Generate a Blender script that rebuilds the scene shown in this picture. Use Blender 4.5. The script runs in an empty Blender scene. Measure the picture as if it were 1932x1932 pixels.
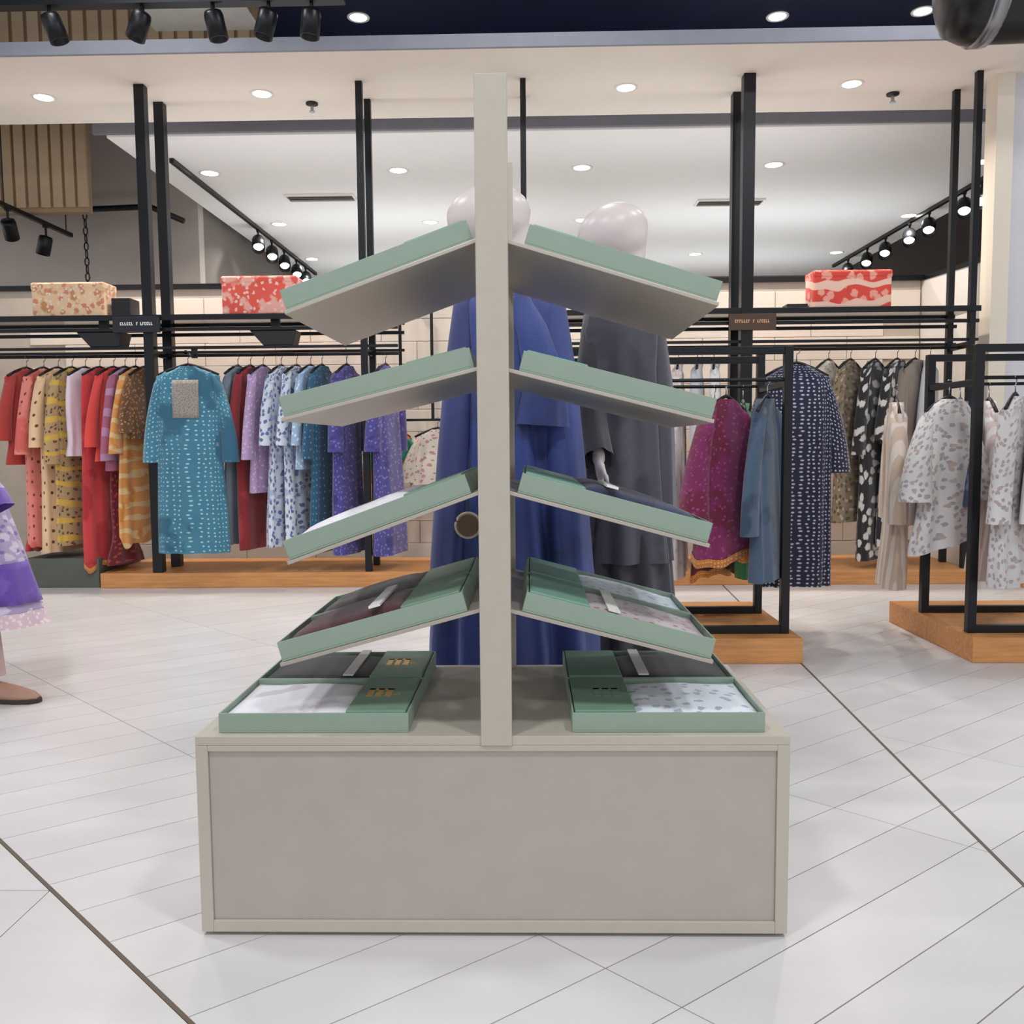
import bpy, bmesh, math, random
from mathutils import Vector, Matrix
random.seed(7)
PI = math.pi
sc = bpy.context.scene
C = sc.collection

# ------------------------------------------------------------------ camera, world, big lights, exposure
F_PX, YAW, PITCH, ROLL, CAM_H = 1659.494, .0212, .0791, .0083, 1.05
def cam_axes():
    cy, sy, cp, sp = math.cos(YAW), math.sin(YAW), math.cos(PITCH), math.sin(PITCH)
    f = Vector((-sy*cp, cy*cp, -sp)); r = Vector((cy, sy, 0)); u = r.cross(f)
    c, s = math.cos(ROLL), math.sin(ROLL)
    return c*r - s*u, c*u + s*r, f
R_, U_, F_ = cam_axes()
cd = bpy.data.cameras.new('camera'); cam = bpy.data.objects.new('camera', cd); C.objects.link(cam)
cd.sensor_width = 36; cd.lens = F_PX/1932*36; cd.clip_start = .05; cd.clip_end = 100
m = Matrix.Identity(4)
for i in range(3):
    m[i][0], m[i][1], m[i][2] = R_[i], U_[i], -F_[i]
m[2][3] = CAM_H
cam.matrix_world = m
sc.camera = cam
def in_view(p, margin=120):
    d = Vector(p) - Vector((0, 0, CAM_H)); w = d.dot(F_)
    if w < .1: return False
    x = 966 + F_PX*d.dot(R_)/w; y = 966 - F_PX*d.dot(U_)/w
    return -margin < x < 1932+margin and -margin < y < 1932+margin

w = bpy.data.worlds.new('world'); sc.world = w; w.use_nodes = True
w.node_tree.nodes['Background'].inputs[0].default_value = (.93, .95, 1, 1)
w.node_tree.nodes['Background'].inputs[1].default_value = 1.05
vs = sc.view_settings
vs.view_transform = 'Standard'; vs.look = 'None'; vs.gamma = 1; vs.use_curve_mapping = False
vs.exposure = 0.0

def area_light(name, loc, size, energy, color=(1, .97, .93), rot=(0, 0, 0), spread=PI, parent=None):
    d = bpy.data.lights.new(name, 'AREA'); d.shape = 'DISK'; d.size = size; d.energy = energy; d.color = color; d.spread = spread
    o = bpy.data.objects.new(name, d); C.objects.link(o); o.location = loc; o.rotation_euler = rot
    if parent: o.parent = parent
    return o
WARM, COOL = (1, .9, .8), (.97, .98, 1)
# unseen lights added under the black ceiling to light floor and stand
for x, y, e in ((-2.6, 2.6, 50), (2.6, 2.6, 50), (-1.3, .2, 58), (1.5, .2, 58), (0, 4.6, 24), (-2.6, 4.9, 24), (2.7, 4.9, 24), (0, -2.2, 60)):
    area_light('hall_fill', (x, y, 4.5), .45, e, COOL)

# unseen fill lights added to brighten the ceilings: above racks, partition and behind it
def fill_light(loc, lx, ly, energy, color=(.88, .95, 1)):
    d = bpy.data.lights.new('ceiling_fill', 'AREA'); d.shape = 'RECTANGLE'; d.size = lx; d.size_y = ly; d.energy = energy; d.color = color
    o = bpy.data.objects.new('ceiling_fill', d); C.objects.link(o); o.location = loc; o.rotation_euler = (PI, 0, 0)
for x, lx in ((-2.7, 2.8), (1.5, 2.8)): fill_light((x, 6.72, 2.0), lx, .05, 7.5, (.97, .96, .95))
for x in (-1.9, 1.4): fill_light((x, 7.58, 2.42), 3.0, .1, 9)
for x in (-1.6, 2.6): fill_light((x, 10.2, 2.3), 3.4, .5, 24); fill_light((x, 12.6, 2.3), 3.4, .5, 20)

# ------------------------------------------------------------------ materials
def lin(c):
    if isinstance(c, str): c = tuple(int(c[i:i+2], 16) for i in (0, 2, 4))
    return tuple(((v/255)/12.92 if v/255 <= .04045 else ((v/255+.055)/1.055)**2.4) for v in c) + (1,)
MC = {}
def nt(mat): return mat.node_tree.nodes, mat.node_tree.links
def mat(key, col, rough=.6, metal=0, noise=.06, nscale=8, bump=0, bscale=60, rand=0, emit=None, coat=0, stretch=None):
    if key in MC: return MC[key]
    mt = bpy.data.materials.new(key); mt.use_nodes = True; N, L = nt(mt); b = N['Principled BSDF']
    b.inputs['Roughness'].default_value = rough; b.inputs['Metallic'].default_value = metal
    if coat: b.inputs['Coat Weight'].default_value = coat
    c = lin(col)
    tc = N.new('ShaderNodeTexCoord'); mp = N.new('ShaderNodeMapping'); L.new(tc.outputs['Object'], mp.inputs[0])
    if stretch: mp.inputs['Scale'].default_value = stretch
    nz = N.new('ShaderNodeTexNoise'); nz.inputs['Scale'].default_value = nscale; nz.inputs['Detail'].default_value = 5
    L.new(mp.outputs[0], nz.inputs[0])
    mr = N.new('ShaderNodeMapRange'); mr.inputs[1].default_value = .25; mr.inputs[2].default_value = .75
    mr.inputs[3].default_value = 1-noise; mr.inputs[4].default_value = 1+noise; L.new(nz.outputs[0], mr.inputs[0])
    val = mr.outputs[0]
    if rand:
        oi = N.new('ShaderNodeObjectInfo'); r2 = N.new('ShaderNodeMapRange'); r2.inputs[3].default_value = 1-rand; r2.inputs[4].default_value = 1+rand
        L.new(oi.outputs['Random'], r2.inputs[0]); mu = N.new('ShaderNodeMath'); mu.operation = 'MULTIPLY'
        L.new(val, mu.inputs[0]); L.new(r2.outputs[0], mu.inputs[1]); val = mu.outputs[0]
    vm = N.new('ShaderNodeVectorMath'); vm.operation = 'SCALE'; vm.inputs[0].default_value = c[:3]; L.new(val, vm.inputs['Scale'])
    L.new(vm.outputs[0], b.inputs['Base Color'])
    if bump:
        n2 = N.new('ShaderNodeTexNoise'); n2.inputs['Scale'].default_value = bscale; L.new(mp.outputs[0], n2.inputs[0])
        bp = N.new('ShaderNodeBump'); bp.inputs['Strength'].default_value = bump; bp.inputs['Distance'].default_value = .01
        L.new(n2.outputs[0], bp.inputs['Height']); L.new(bp.outputs[0], b.inputs['Normal'])
    if emit:
        b.inputs['Emission Color'].default_value = lin(col); b.inputs['Emission Strength'].default_value = emit
    MC[key] = mt; return mt
def fabric(key, base, pats=(), rough=.8, sheen=.3, var=.12):
    """cloth with printed patterns; pats = (kind, colour, scale, amount): dots, blobs, flowers, stripes, checks"""
    if key in MC: return MC[key]
    mt = mat(key, base, rough, noise=var, nscale=5, bump=.25, bscale=400)
    N, L = nt(mt); b = N['Principled BSDF']; b.inputs['Sheen Weight'].default_value = sheen
    cur = b.inputs['Base Color'].links[0].from_socket
    tc = [n for n in N if n.type == 'TEX_COORD'][0]
    for i, (kind, col, scl, amt) in enumerate(pats):
        flat2 = kind in ('dots', 'flowers')
        mp = N.new('ShaderNodeMapping'); L.new(tc.outputs['UV'] if flat2 else tc.outputs['Object'], mp.inputs[0]); mp.inputs['Location'].default_value = (i*3.1, i*1.7, i*2.3)
        if kind in ('dots', 'flowers'):
            t = N.new('ShaderNodeTexVoronoi'); t.voronoi_dimensions = '2D'; t.inputs['Scale'].default_value = scl; L.new(mp.outputs[0], t.inputs['Vector'])
            t.inputs['Randomness'].default_value = .35 if kind == 'dots' else 1
            out = t.outputs['Distance']; lo, hi = amt, amt*.75
            if kind == 'flowers':
                n = N.new('ShaderNodeTexNoise'); n.inputs['Scale'].default_value = scl*3; L.new(mp.outputs[0], n.inputs[0])
                ad = N.new('ShaderNodeMath'); ad.operation = 'MULTIPLY_ADD'; L.new(n.outputs[0], ad.inputs[0]); ad.inputs[1].default_value = .5
                sb = N.new('ShaderNodeMath'); sb.operation = 'SUBTRACT'; L.new(out, sb.inputs[0]); sb.inputs[1].default_value = .25
                L.new(sb.outputs[0], ad.inputs[2]); out = ad.outputs[0]
        elif kind == 'blobs':
            t = N.new('ShaderNodeTexNoise'); t.inputs['Scale'].default_value = scl; t.inputs['Detail'].default_value = 3; L.new(mp.outputs[0], t.inputs[0])
            out = t.outputs[0]; lo, hi = amt-.03, amt+.03
        else:
            t = N.new('ShaderNodeTexWave'); t.inputs['Scale'].default_value = scl; t.inputs['Distortion'].default_value = 1.5 if kind == 'stripes' else 6
            t.bands_direction = 'Z' if kind == 'bands' else 'X'; L.new(mp.outputs[0], t.inputs[0])
            out = t.outputs[1]; lo, hi = amt-.05, amt+.05
        mr = N.new('ShaderNodeMapRange'); mr.inputs[1].default_value = lo; mr.inputs[2].default_value = hi
        L.new(out, mr.inputs[0])
        mx = N.new('ShaderNodeMix'); mx.data_type = 'RGBA'; L.new(mr.outputs[0], mx.inputs[0]); L.new(cur, mx.inputs[6]); mx.inputs[7].default_value = lin(col)
        cur = mx.outputs[2]
    L.new(cur, b.inputs['Base Color'])
    return mt

BLACK = mat('black_metal', '17181c', .38, .4, .1, 10)
BLACKP = mat('black_plastic', '141416', .5)
CHROME = mat('steel', '9a9a9c', .25, .9)
STAND = mat('beige_laminate', 'bdb6a8', .5, 0, .03, 30, .04, 200)
SHELFM = mat('satin_steel_laminate', 'b9b2a6', .4, .4, .03, 30)
STANDP = mat('greige_panel', 'b2a9a1', .55, 0, .04, 12, .04, 300)
SAGE = mat('sage_card', '92a595', .6, 0, .03, 20)
SAGE_D = mat('dark_green_card', '769680', .5, 0, .06, 20)
GOLD = mat('gold_foil', 'd9b25a', .4, .45)
WHITE_C = mat('white_paint', 'ece7e0', .7, 0, .02, 3)
GREY_W = mat('grey_wall_paint', '79716b', .8, 0, .05, 1.2)
WOOD = mat('oak_wood', 'd6965a', .45, 0, .22, 4, .1, 60, 0, None, 0, (1, 14, 14))
PAPER = mat('white_paper', 'eceae6', .7)
DARKC = mat('navy_black_ceiling', '161d38', .35, 0, .2, 2)

# ------------------------------------------------------------------ mesh helpers
class MB:
    def __init__(s): s.v = []; s.f = []; s.uv = {}
    def add(s, vs, fs, M=None):
        o = len(s.v)
        for p in vs: s.v.append(tuple(M @ Vector(p)) if M is not None else tuple(p))
        s.f += [tuple(i+o for i in f) for f in fs]; return s
    def box(s, x0, x1, y0, y1, z0, z1, M=None):
        return s.add([(x0,y0,z0),(x1,y0,z0),(x1,y1,z0),(x0,y1,z0),(x0,y0,z1),(x1,y0,z1),(x1,y1,z1),(x0,y1,z1)],
                     [(0,3,2,1),(4,5,6,7),(0,1,5,4),(1,2,6,5),(2,3,7,6),(3,0,4,7)], M)
    def prism(s, poly, z0, z1, M=None):
        n = len(poly)
        return s.add([(x,y,z0) for x,y in poly]+[(x,y,z1) for x,y in poly],
                     [tuple(range(n-1,-1,-1)), tuple(range(n,2*n))]+[(i,(i+1)%n,(i+1)%n+n,i+n) for i in range(n)], M)
    def loft(s, rings, cap0=True, cap1=True, M=None):
        n = len(rings[0]); vs = [p for r in rings for p in r]; fs = []
        mid = rings[len(rings)//2]; du = sum(math.dist(mid[i], mid[(i+1) % n]) for i in range(n))/n; v0 = 0; f0 = len(s.f)
        for k in range(len(rings)-1):
            v1 = v0-sum(math.dist(a, b) for a, b in zip(rings[k], rings[k+1]))/n
            for i in range(n): s.uv[f0+k*n+i] = ((i*du, v0), ((i+1)*du, v0), ((i+1)*du, v1), (i*du, v1))
            v0 = v1
            for i in range(n):
                a, b = k*n+i, k*n+(i+1)%n; fs.append((a, b, b+n, a+n))
        if cap0: fs.append(tuple(range(n-1,-1,-1)))
        if cap1: fs.append(tuple(range((len(rings)-1)*n, len(rings)*n)))
        return s.add(vs, fs, M)
    def lathe(s, prof, n=24, M=None, cap0=True, cap1=True):
        return s.loft([[(r*math.cos(2*PI*i/n), r*math.sin(2*PI*i/n), z) for i in range(n)] for r, z in prof], cap0, cap1, M)
    def cyl(s, r, z0, z1, n=20, M=None): return s.lathe([(r,z0),(r,z1)], n, M)
    def tube(s, pts, r, n=8, caps=True):
        pts = [Vector(p) for p in pts]; rs = r if isinstance(r, (list, tuple)) else [r]*len(pts); rings = []
        for k, p in enumerate(pts):
            t = (pts[min(k+1,len(pts)-1)]-pts[max(k-1,0)]).normalized()
            a = t.cross(Vector((0,0,1)) if abs(t.z) < .9 else Vector((1,0,0))).normalized(); b = t.cross(a)
            rings.append([tuple(p+rs[k]*(math.cos(2*PI*i/n)*a+math.sin(2*PI*i/n)*b)) for i in range(n)])
        return s.loft(rings, caps, caps)
    def ell(s, c, r, n=16, m=10, M=None):
        T = Matrix.Translation(c) @ (M if M is not None else Matrix.Identity(4))
        return s.loft([[(r[0]*math.sin(PI*k/m)*math.cos(2*PI*i/n), r[1]*math.sin(PI*k/m)*math.sin(2*PI*i/n), -r[2]*math.cos(PI*k/m)) for i in range(n)]
                       for k in [.03]+list(range(1,m))+[m-.03]], True, True, T)
    def mesh(s, name, m, smooth=False, bevel=0):
        me = bpy.data.meshes.new(name); me.from_pydata(s.v, [], s.f); me.update()
        ul = me.uv_layers.new(name='UVMap').data
        for p in me.polygons:
            q = s.uv.get(p.index); nm = p.normal
            ax = (0, 2) if abs(nm.y) >= max(abs(nm.x), abs(nm.z)) else ((1, 2) if abs(nm.x) > abs(nm.z) else (0, 1))
            for c, li in enumerate(p.loop_indices):
                co = s.v[p.vertices[c]]; ul[li].uv = q[c] if q else (co[ax[0]], co[ax[1]])
        bm = bmesh.new(); bm.from_mesh(me); bmesh.ops.recalc_face_normals(bm, faces=bm.faces)
        if bevel: bmesh.ops.bevel(bm, geom=[e for e in bm.edges if len(e.link_faces) == 2 and e.calc_face_angle(0) > .5], offset=bevel, segments=2, affect='EDGES', profile=.5, clamp_overlap=True)
        bm.to_mesh(me); bm.free()
        if m: me.materials.append(m)
        if smooth: me.shade_smooth()
        elif bevel: me.shade_auto_smooth(angle=.6) if hasattr(me, 'shade_auto_smooth') else None
        return me
def link(name, me, parent=None, loc=None, rz=0):
    o = bpy.data.objects.new(name, me); C.objects.link(o)
    if parent: o.parent = parent
    if loc: o.location = loc
    if rz: o.rotation_euler[2] = rz
    return o
def obj(name, mb, m, parent=None, smooth=False, bevel=0): return link(name, mb.mesh(name, m, smooth, bevel), parent)
def tag(o, label, cat, group=None):
    o['label'] = label; o['category'] = cat
    if group: o['group'] = group
    return o
def thing(name, label, cat, loc=(0,0,0), rz=0, group=None):
    o = bpy.data.objects.new(name, None); C.objects.link(o); o.location = loc; o.rotation_euler = (0,0,rz); o.empty_display_size = .1
    return tag(o, label, cat, group)
def struct(name, mb, m, parent=None, bevel=0):
    o = obj(name, mb, m, parent, False, bevel); o['kind'] = 'structure'; return o
def RX(a): return Matrix.Rotation(a, 4, 'X')
def RY(a): return Matrix.Rotation(a, 4, 'Y')
def RZ(a): return Matrix.Rotation(a, 4, 'Z')
def T(*p): return Matrix.Translation(p)

# ------------------------------------------------------------------ floor
TILE = mat('pale_porcelain', 'd9d6d5', .32, 0, .05, 1.6, .02, 90, .03, None, 0, (1, 5, 1))
floor = struct('floor', MB().box(-9, 9, -4, 15, -.06, -.005), mat('grout', '8f857c', .8))
def clip(poly, n, c):
    """keep the part of the polygon where n.p <= c"""
    out = []
    for i in range(len(poly)):
        a, b = poly[i], poly[(i+1) % len(poly)]; da, db = n[0]*a[0]+n[1]*a[1]-c, n[0]*b[0]+n[1]*b[1]-c
        if da <= 0: out.append(a)
        if da*db < 0:
            t = da/(da-db); out.append((a[0]+t*(b[0]-a[0]), a[1]+t*(b[1]-a[1])))
    return out
def inset(poly, d):
    area = sum(poly[i][0]*poly[(i+1)%len(poly)][1]-poly[(i+1)%len(poly)][0]*poly[i][1] for i in range(len(poly)))/2
    if area < 0: poly = poly[::-1]
    res = poly
    for i in range(len(poly)):
        a, b = poly[i], poly[(i+1)%len(poly)]; ex, ey = b[0]-a[0], b[1]-a[1]; l = math.hypot(ex, ey)
        if l < 1e-5: continue
        n = (ey/l, -ex/l); res = clip(res, n, n[0]*a[0]+n[1]*a[1]-d)
        if len(res) < 3: return []
    return res
E1 = Vector((math.cos(math.radians(37.6)), math.sin(math.radians(37.6)))); E2 = Vector((math.cos(math.radians(-42.6)), math.sin(math.radians(-42.6))))
NR = Vector((-E1.y, E1.x)); K2 = E2.dot(NR)
P2 = Vector((E2.y, -E2.x)); PA = P2.dot(E1)          # normal to the cross joints
ntile = [0]; rest = MB()
def lay(poly):
    poly = inset(poly, .0014)
    if len(poly) < 3: return
    cx = sum(p[0] for p in poly)/len(poly); cy = sum(p[1] for p in poly)/len(poly)
    if ntile[0] >= 298 or not (in_view((cx, cy, 0), 60) or any(in_view((p[0], p[1], 0), 0) for p in poly)):
        if abs(cx) < 7 and cy > -1.2: rest.prism(poly, -.008, -.0002)
        return
    mb = MB().prism([(x-cx, y-cy) for x, y in poly], -.008, 0)
    o = link('floor_tile', mb.mesh('floor_tile', TILE), floor, (cx, cy, random.uniform(-.0003, 0))); ntile[0] += 1
SEAM_A = .70*PA; B0, B1 = Vector((1.266, 4.021)), Vector((1.156, 2.02))
bd = (B0-B1).normalized(); BN = Vector((bd.y, -bd.x)); BC = BN.dot(B0)
def planks(noff, aoff, clips, kmax=42):
    for k in range(-24, kmax):
        n0, n1 = noff+.176*k, noff+.176*(k+1)
        for j in range(-6, 12):
            a0, a1 = aoff+1.075*j, aoff+1.075*(j+1)
            poly = [tuple(a*E1 + (n/K2)*E2) for a, n in ((a0,n0),(a1,n0),(a1,n1),(a0,n1))]
            for n, c in clips:
                poly = clip(poly, n, c)
                if len(poly) < 3: break
            if len(poly) >= 3: lay(poly)
YC = ((0, 1), 6.9)
planks(.895, 1.357, [((-P2.x, -P2.y) if PA > 0 else (P2.x, P2.y), -abs(SEAM_A)-.004), ((BN.x, BN.y), BC-.004), YC, ((0,-1), 1.2)])
planks(1.027, 1.0, [((-BN.x, -BN.y), -BC-.004), YC, ((0,-1), 1.2)])
for i in range(-9, 4):
    for j in range(-5, 8):
        poly = [(-1.145+.6*i, 1.985+.6*j), (-.545+.6*i, 1.985+.6*j), (-.545+.6*i, 2.585+.6*j), (-1.145+.6*i, 2.585+.6*j)]
        poly = clip(poly, (P2.x, P2.y) if PA > 0 else (-P2.x, -P2.y), abs(SEAM_A)-.004)
        if len(poly) >= 3: poly = clip(poly, (0,-1), -1.38)
        if len(poly) >= 3: lay(poly)
rest_o = obj('floor_tiles_outside', rest, TILE, floor); rest_o['kind'] = 'stuff'
print('tiles', ntile, len(rest.f))
SEAM = mat('brown_joint', '6b5a4a', .6)
def strip(name, a, b, wdt=.0075):
    a, b = Vector(a), Vector(b); d = (b-a).normalized(); n = Vector((-d.y, d.x))*wdt/2
    o = struct(name, MB().prism([tuple(a-n), tuple(b-n), tuple(b+n), tuple(a+n)], -.008, -.0008), SEAM)
strip('trim_1', .70*E1+(.3/K2)*E2, .70*E1+(4.5/K2)*E2, .007)
strip('trim_2', B1-bd*3.0, B0+bd*2.7, .0075)

# ------------------------------------------------------------------ shell: walls, ceilings
struct('wall_back', MB().box(-9, 9, 14, 14.15, 0, 5.5), GREY_W)
struct('wall_left', MB().box(-3.7, -3.56, 9.75, 14, 0, 4.9), GREY_W)
struct('wall_left_return', MB().box(-7.2, -3.55, 9.6, 9.75, 0, 4.9), mat('lightened_grey_paint', 'b9b0a8', .8, 0, .05, 1.2))  # lighter copy of the grey wall paint, makes up for weaker light here
part = struct('wall_partition', MB().box(-6.9, 3.25, 7.5, 7.6, 0, 2.36), mat('tile_grout', 'b8ada0', .8))
WT = mat('cream_wall_tile', 'e0d5c8', .35, 0, .04, 6, 0, 60, .035)
wt = MB().box(-.298, .298, -.012, 0, -.0935, .0935).mesh('wall_tile', WT, False, .004)
for r in range(12):
    for k in range(13):
        x = -3.95+.6*k+(.3 if r % 2 else 0)
        if x < 2.95: link('wall_tile', wt, part, (x, 7.5, .1+.19*r))
struct('trim_3', MB().box(-6.9, 3.27, 7.46, 7.62, 2.36, 2.40), BLACK)
struct('wall_side', MB().prism([(3.25, 7.6), (3.33, 7.6), (3.48, 6.6), (3.40, 6.6)], 0, 2.36), WHITE_C)
struct('trim_4', MB().prism([(3.24, 7.62), (3.34, 7.62), (3.49, 6.6), (3.39, 6.6)], 2.36, 2.395), BLACK)
struct('wall_right', MB().box(3.42, 7, 6.5, 6.62, 0, 3.6), mat('pale_blue_white_paint', 'd3d3d8', .6, 0, .02, 3))
struct('trim_5', MB().box(3.30, 3.42, 6.46, 6.62, 0, 3.6), mat('cream_paint', 'e6dccb', .6, 0, .02, 3))
struct('wall_shop_right', MB().box(7.0, 7.15, 6.5, 14, 0, 5.5), GREY_W)
# soffit with lavender-grey fascia, recessed channel, far ceiling raft
struct('ceiling', MB().box(-7, 7, 5.93, 7.13, 3.6, 3.66), mat('soffit_paint', 'ece3d8', .7, 0, .02, 3))
struct('trim_6', MB().box(-7, 7, 5.905, 5.93, 3.6, 3.685), mat('lavender_grey_fascia', '8d8f9a', .6))
struct('trim_7', MB().box(-3.6, 7, 7.13, 7.46, 3.92, 3.96).box(-3.6, 7, 7.42, 7.46, 3.62, 3.92), mat('channel_grey', '77757a', .7))
struct('ceiling_raft', MB().box(-3.5, 4.75, 7.46, 14, 3.6, 3.72), mat('raft_paint', 'f0edea', .75, 0, .015, 2))
struct('ceiling_hall', MB().box(-9, 9, -6, 15, 4.9, 5.0), DARKC)
slat_m = mat('tan_slat', 'b59c7d', .7, 0, .12, 4, 0, 60, .08)
sm = MB().box(-.045, .045, -.03, 0, 0, 1.15).mesh('slat', slat_m)
up = struct('wall_upper', MB().box(-6.5, -4.25, 8.6, 8.7, 3.3, 4.9), mat('brown_board', '9c8468', .8, 0, .1, 6))
for k in range(19): link('slat', sm, up, (-6.44+.12*k, 8.6, 3.34))
up2 = struct('wall_upper_front', MB().box(-6.5, -2.15, 7.2, 7.3, 3.98, 4.9), MC['brown_board'])
sm2 = MB().box(-.045, .045, -.03, 0, 0, .88).mesh('slat', slat_m)
for k in range(36): link('slat', sm2, up2, (-6.44+.12*k, 7.2, 4.0))
bx = struct('beam_1', MB().box(-6, -1.1, 5.46, 5.54, 3.70, 3.785), BLACK)
tag(obj('ceiling_board', MB().box(-2.7, -1.95, 5.7, 6.6, 4.05, 4.08), PAPER), 'white rectangular board hanging in the dark ceiling above the beam', 'ceiling board')

# downlights
LENS = mat('lamp_lens', 'fffaf2', .4, 0, 0, 8, 0, 60, 0, 14)
rim_me = MB().lathe([(.062,0),(.082,0),(.08,-.006),(.062,-.004)], 24, None, False, False).mesh('rim', WHITE_C, True)
lens_me = MB().cyl(.062, -.003, -.001, 20).mesh('lens', LENS)
def downlight(x, y, z, label, group, energy=0, color=WARM, s=1):
    t = thing('downlight', label, 'ceiling light', (x, y, z), 0, group)
    r = link('rim', rim_me, t); l = link('lens', lens_me, t); r.scale = l.scale = (s, s, 1)
    if energy: area_light('downlight_lamp', (x, y, z-.02), .1, energy*.62, color, (0,0,0), 2.4)
for i, x in enumerate((-3.55, -1.94, .71, 2.33)):
    downlight(x, 6.6, 3.6, ('first', 'second', 'third', 'fourth')[i]+' round downlight from the left in the front soffit', 'downlights in the front soffit', 38, WARM, 1.05)
rows = (8.45, 10.4, 12.35); rn = ('near', 'middle', 'far')
for r, y in enumerate(rows):
    for k, x in enumerate((-3.0, -1.22, .5, 2.28, 4.2)):
        xx = x if r != 1 else (-2.9, -1.14, .62, 2.45, 4.35)[k]
        if r == 1 and k == 3: continue
        downlight(xx, y, 3.6, ('first', 'second', 'third', 'fourth', 'fifth')[k]+' round downlight from the left in the '+rn[r]+' row of the white ceiling', 'downlights in the white ceiling', 26 if r < 2 else 16, (1, .95, .9), 1.25)
for x, y, n in ((-1.53, 8.27, 'beside the black beam'), (.45, 7.75, 'above the beige post'), (2.28, 8.4, 'halfway along the right side'), (3.57, 8.35, 'beside the big black spotlight')):
    downlight(x, y, 4.9, 'bright round lamp in the dark upper ceiling '+n, 'lamps in the dark upper ceiling', 14, COOL, 1.25)
# sprinklers, vents
for x, n in ((-1.62, 'between the second and third soffit lights'), (2.70, 'near the right end of the soffit')):
    t = thing('sprinkler', 'small dark sprinkler head '+n, 'sprinkler', (x, 6.79, 3.6))
    obj('plate', MB().cyl(.045, -.012, 0), BLACKP, t, True); obj('nozzle', MB().cyl(.012, -.06, -.012).cyl(.022, -.066, -.06), CHROME, t)
for x, y, n in ((-2.15, 9.3, 'on the left of the beige post'), (2.15, 9.7, 'behind the thick black post pair')):
    t = thing('air_vent', 'long dark slot air vent in the white ceiling '+n, 'air vent', (x, y, 3.6))
    obj('frame', MB().box(-.36, .36, -.12, -.1, -.02, 0).box(-.36, .36, .1, .12, -.02, 0).box(-.36, -.34, -.1, .1, -.02, 0).box(.34, .36, -.1, .1, -.02, 0), WHITE_C, t)
    obj('backing', MB().box(-.34, .34, -.1, .1, -.004, 0), BLACKP, t)
    for k in range(3): obj('louvre', MB().box(-.34, .34, -.012, .012, -.016, -.006, T(0, -.06+.06*k, 0) @ RX(.5)), mat('vent_grey', '8a8680', .5), t)

# track lights
can_me = MB().lathe([(.0,-.0),(.05,0),(.055,-.02),(.055,-.15),(.048,-.15),(.044,-.10),(.0,-.10)], 18, None, False, False).mesh('can', BLACK, True)
disc_me = MB().cyl(.042, -.108, -.104, 16).mesh('lamp_face', LENS)
stem_me = MB().cyl(.012, 0, .09, 8).box(-.03, .03, -.02, .02, .09, .11).mesh('stem', BLACK)
def spot(x, y, z, label, group, tilt, rz, s=1, lit=True):
    t = thing('track_spotlight', label, 'spotlight', (x, y, z), rz, group)
    st = link('stem', stem_me, t, (0, 0, -.11)); c = link('can', can_me, t, (0, 0, -.11)); c.rotation_euler[1] = tilt; c.scale = (s,)*3
    if lit: l = link('lamp_face', disc_me, t, (0, 0, -.11)); l.rotation_euler[1] = tilt; l.scale = (s,)*3
for name, x, y0, y1, side, sgn in (('lighting_track', -3.18, 8.0, 13.3, 'left', -1), ('lighting_track', 4.45, 8.6, 13.2, 'right', 1)):
    tr = thing(name, 'black lighting track along the %s edge of the white ceiling' % side, 'lighting track', (x, y0, 3.6))
    obj('rail', MB().box(-.02, .02, 0, y1-y0, -.04, 0), BLACK, tr)
    for k, y in enumerate((10.5, 11.05, 11.6, 12.2, 12.7) if side == 'left' else (8.95, 9.3, 10.1, 10.6, 11.3, 11.9, 12.6)):
        spot(x, y, 3.56, '%s spotlight from the front on the %s ceiling track' % (('first','second','third','fourth','fifth','sixth','seventh')[k], side), 'spotlights on the %s track' % side, .85, 1.87 if side == 'left' else 1.15, 1.35)
tr = thing('lighting_track', 'short black lighting track by the slanted ceiling at far left', 'lighting track', (-4.86, 8.15, 3.3))
obj('rail', MB().box(-.02, .02, 0, 1.3, -.04, 0), BLACK, tr)
for q in (.1, 1.2): obj('rod', MB().cyl(.006, 0, 1.6, 8, T(0, q, 0)), BLACK, tr)
spot(-4.86, 8.3, 3.26, 'lit black spotlight on the short track at far left', 'spotlights on the short track', .7, -1.3, 1.2); spot(-4.86, 8.95, 3.26, 'unlit black spotlight on the short track at far left', 'spotlights on the short track', .2, .5, 1.2, False)
for k, (x, tl) in enumerate(((-3.28, .5), (-2.90, -.35), (-2.33, .3), (-1.9, -.2), (-1.56, .25), (-1.3, .1))):
    spot(x, 5.5, 3.765, '%s black spotlight from the left under the black beam' % ('first','second','third','fourth','fifth','sixth')[k], 'spotlights under the black beam', tl, .3, 1.05, False)
# ducts, pipe, chain at upper left
tag(obj('pipe', MB().tube([(-6.6,9.2,3.75),(-5.75,9.2,3.62),(-5.7,9.2,3.45),(-3.9,9.2,3.5),(-3.55,9.2,3.35)], .03, 8), BLACK, None, True), 'thin black pipe bending below the air duct', 'pipe')
t = thing('hanging_chain', 'dark hanging chain against the grey back wall', 'chain', (-4.48, 9.0, 2.1))
lk = MB().tube([(.02*math.cos(a), 0, .045*math.sin(a)) for a in [2*PI*i/10 for i in range(11)]], .007, 6, False).mesh('chain_link', BLACKP, True)
for k in range(36): link('chain_link', lk, t, (0, 0, .05+.076*k), PI/2*(k % 2))
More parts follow.
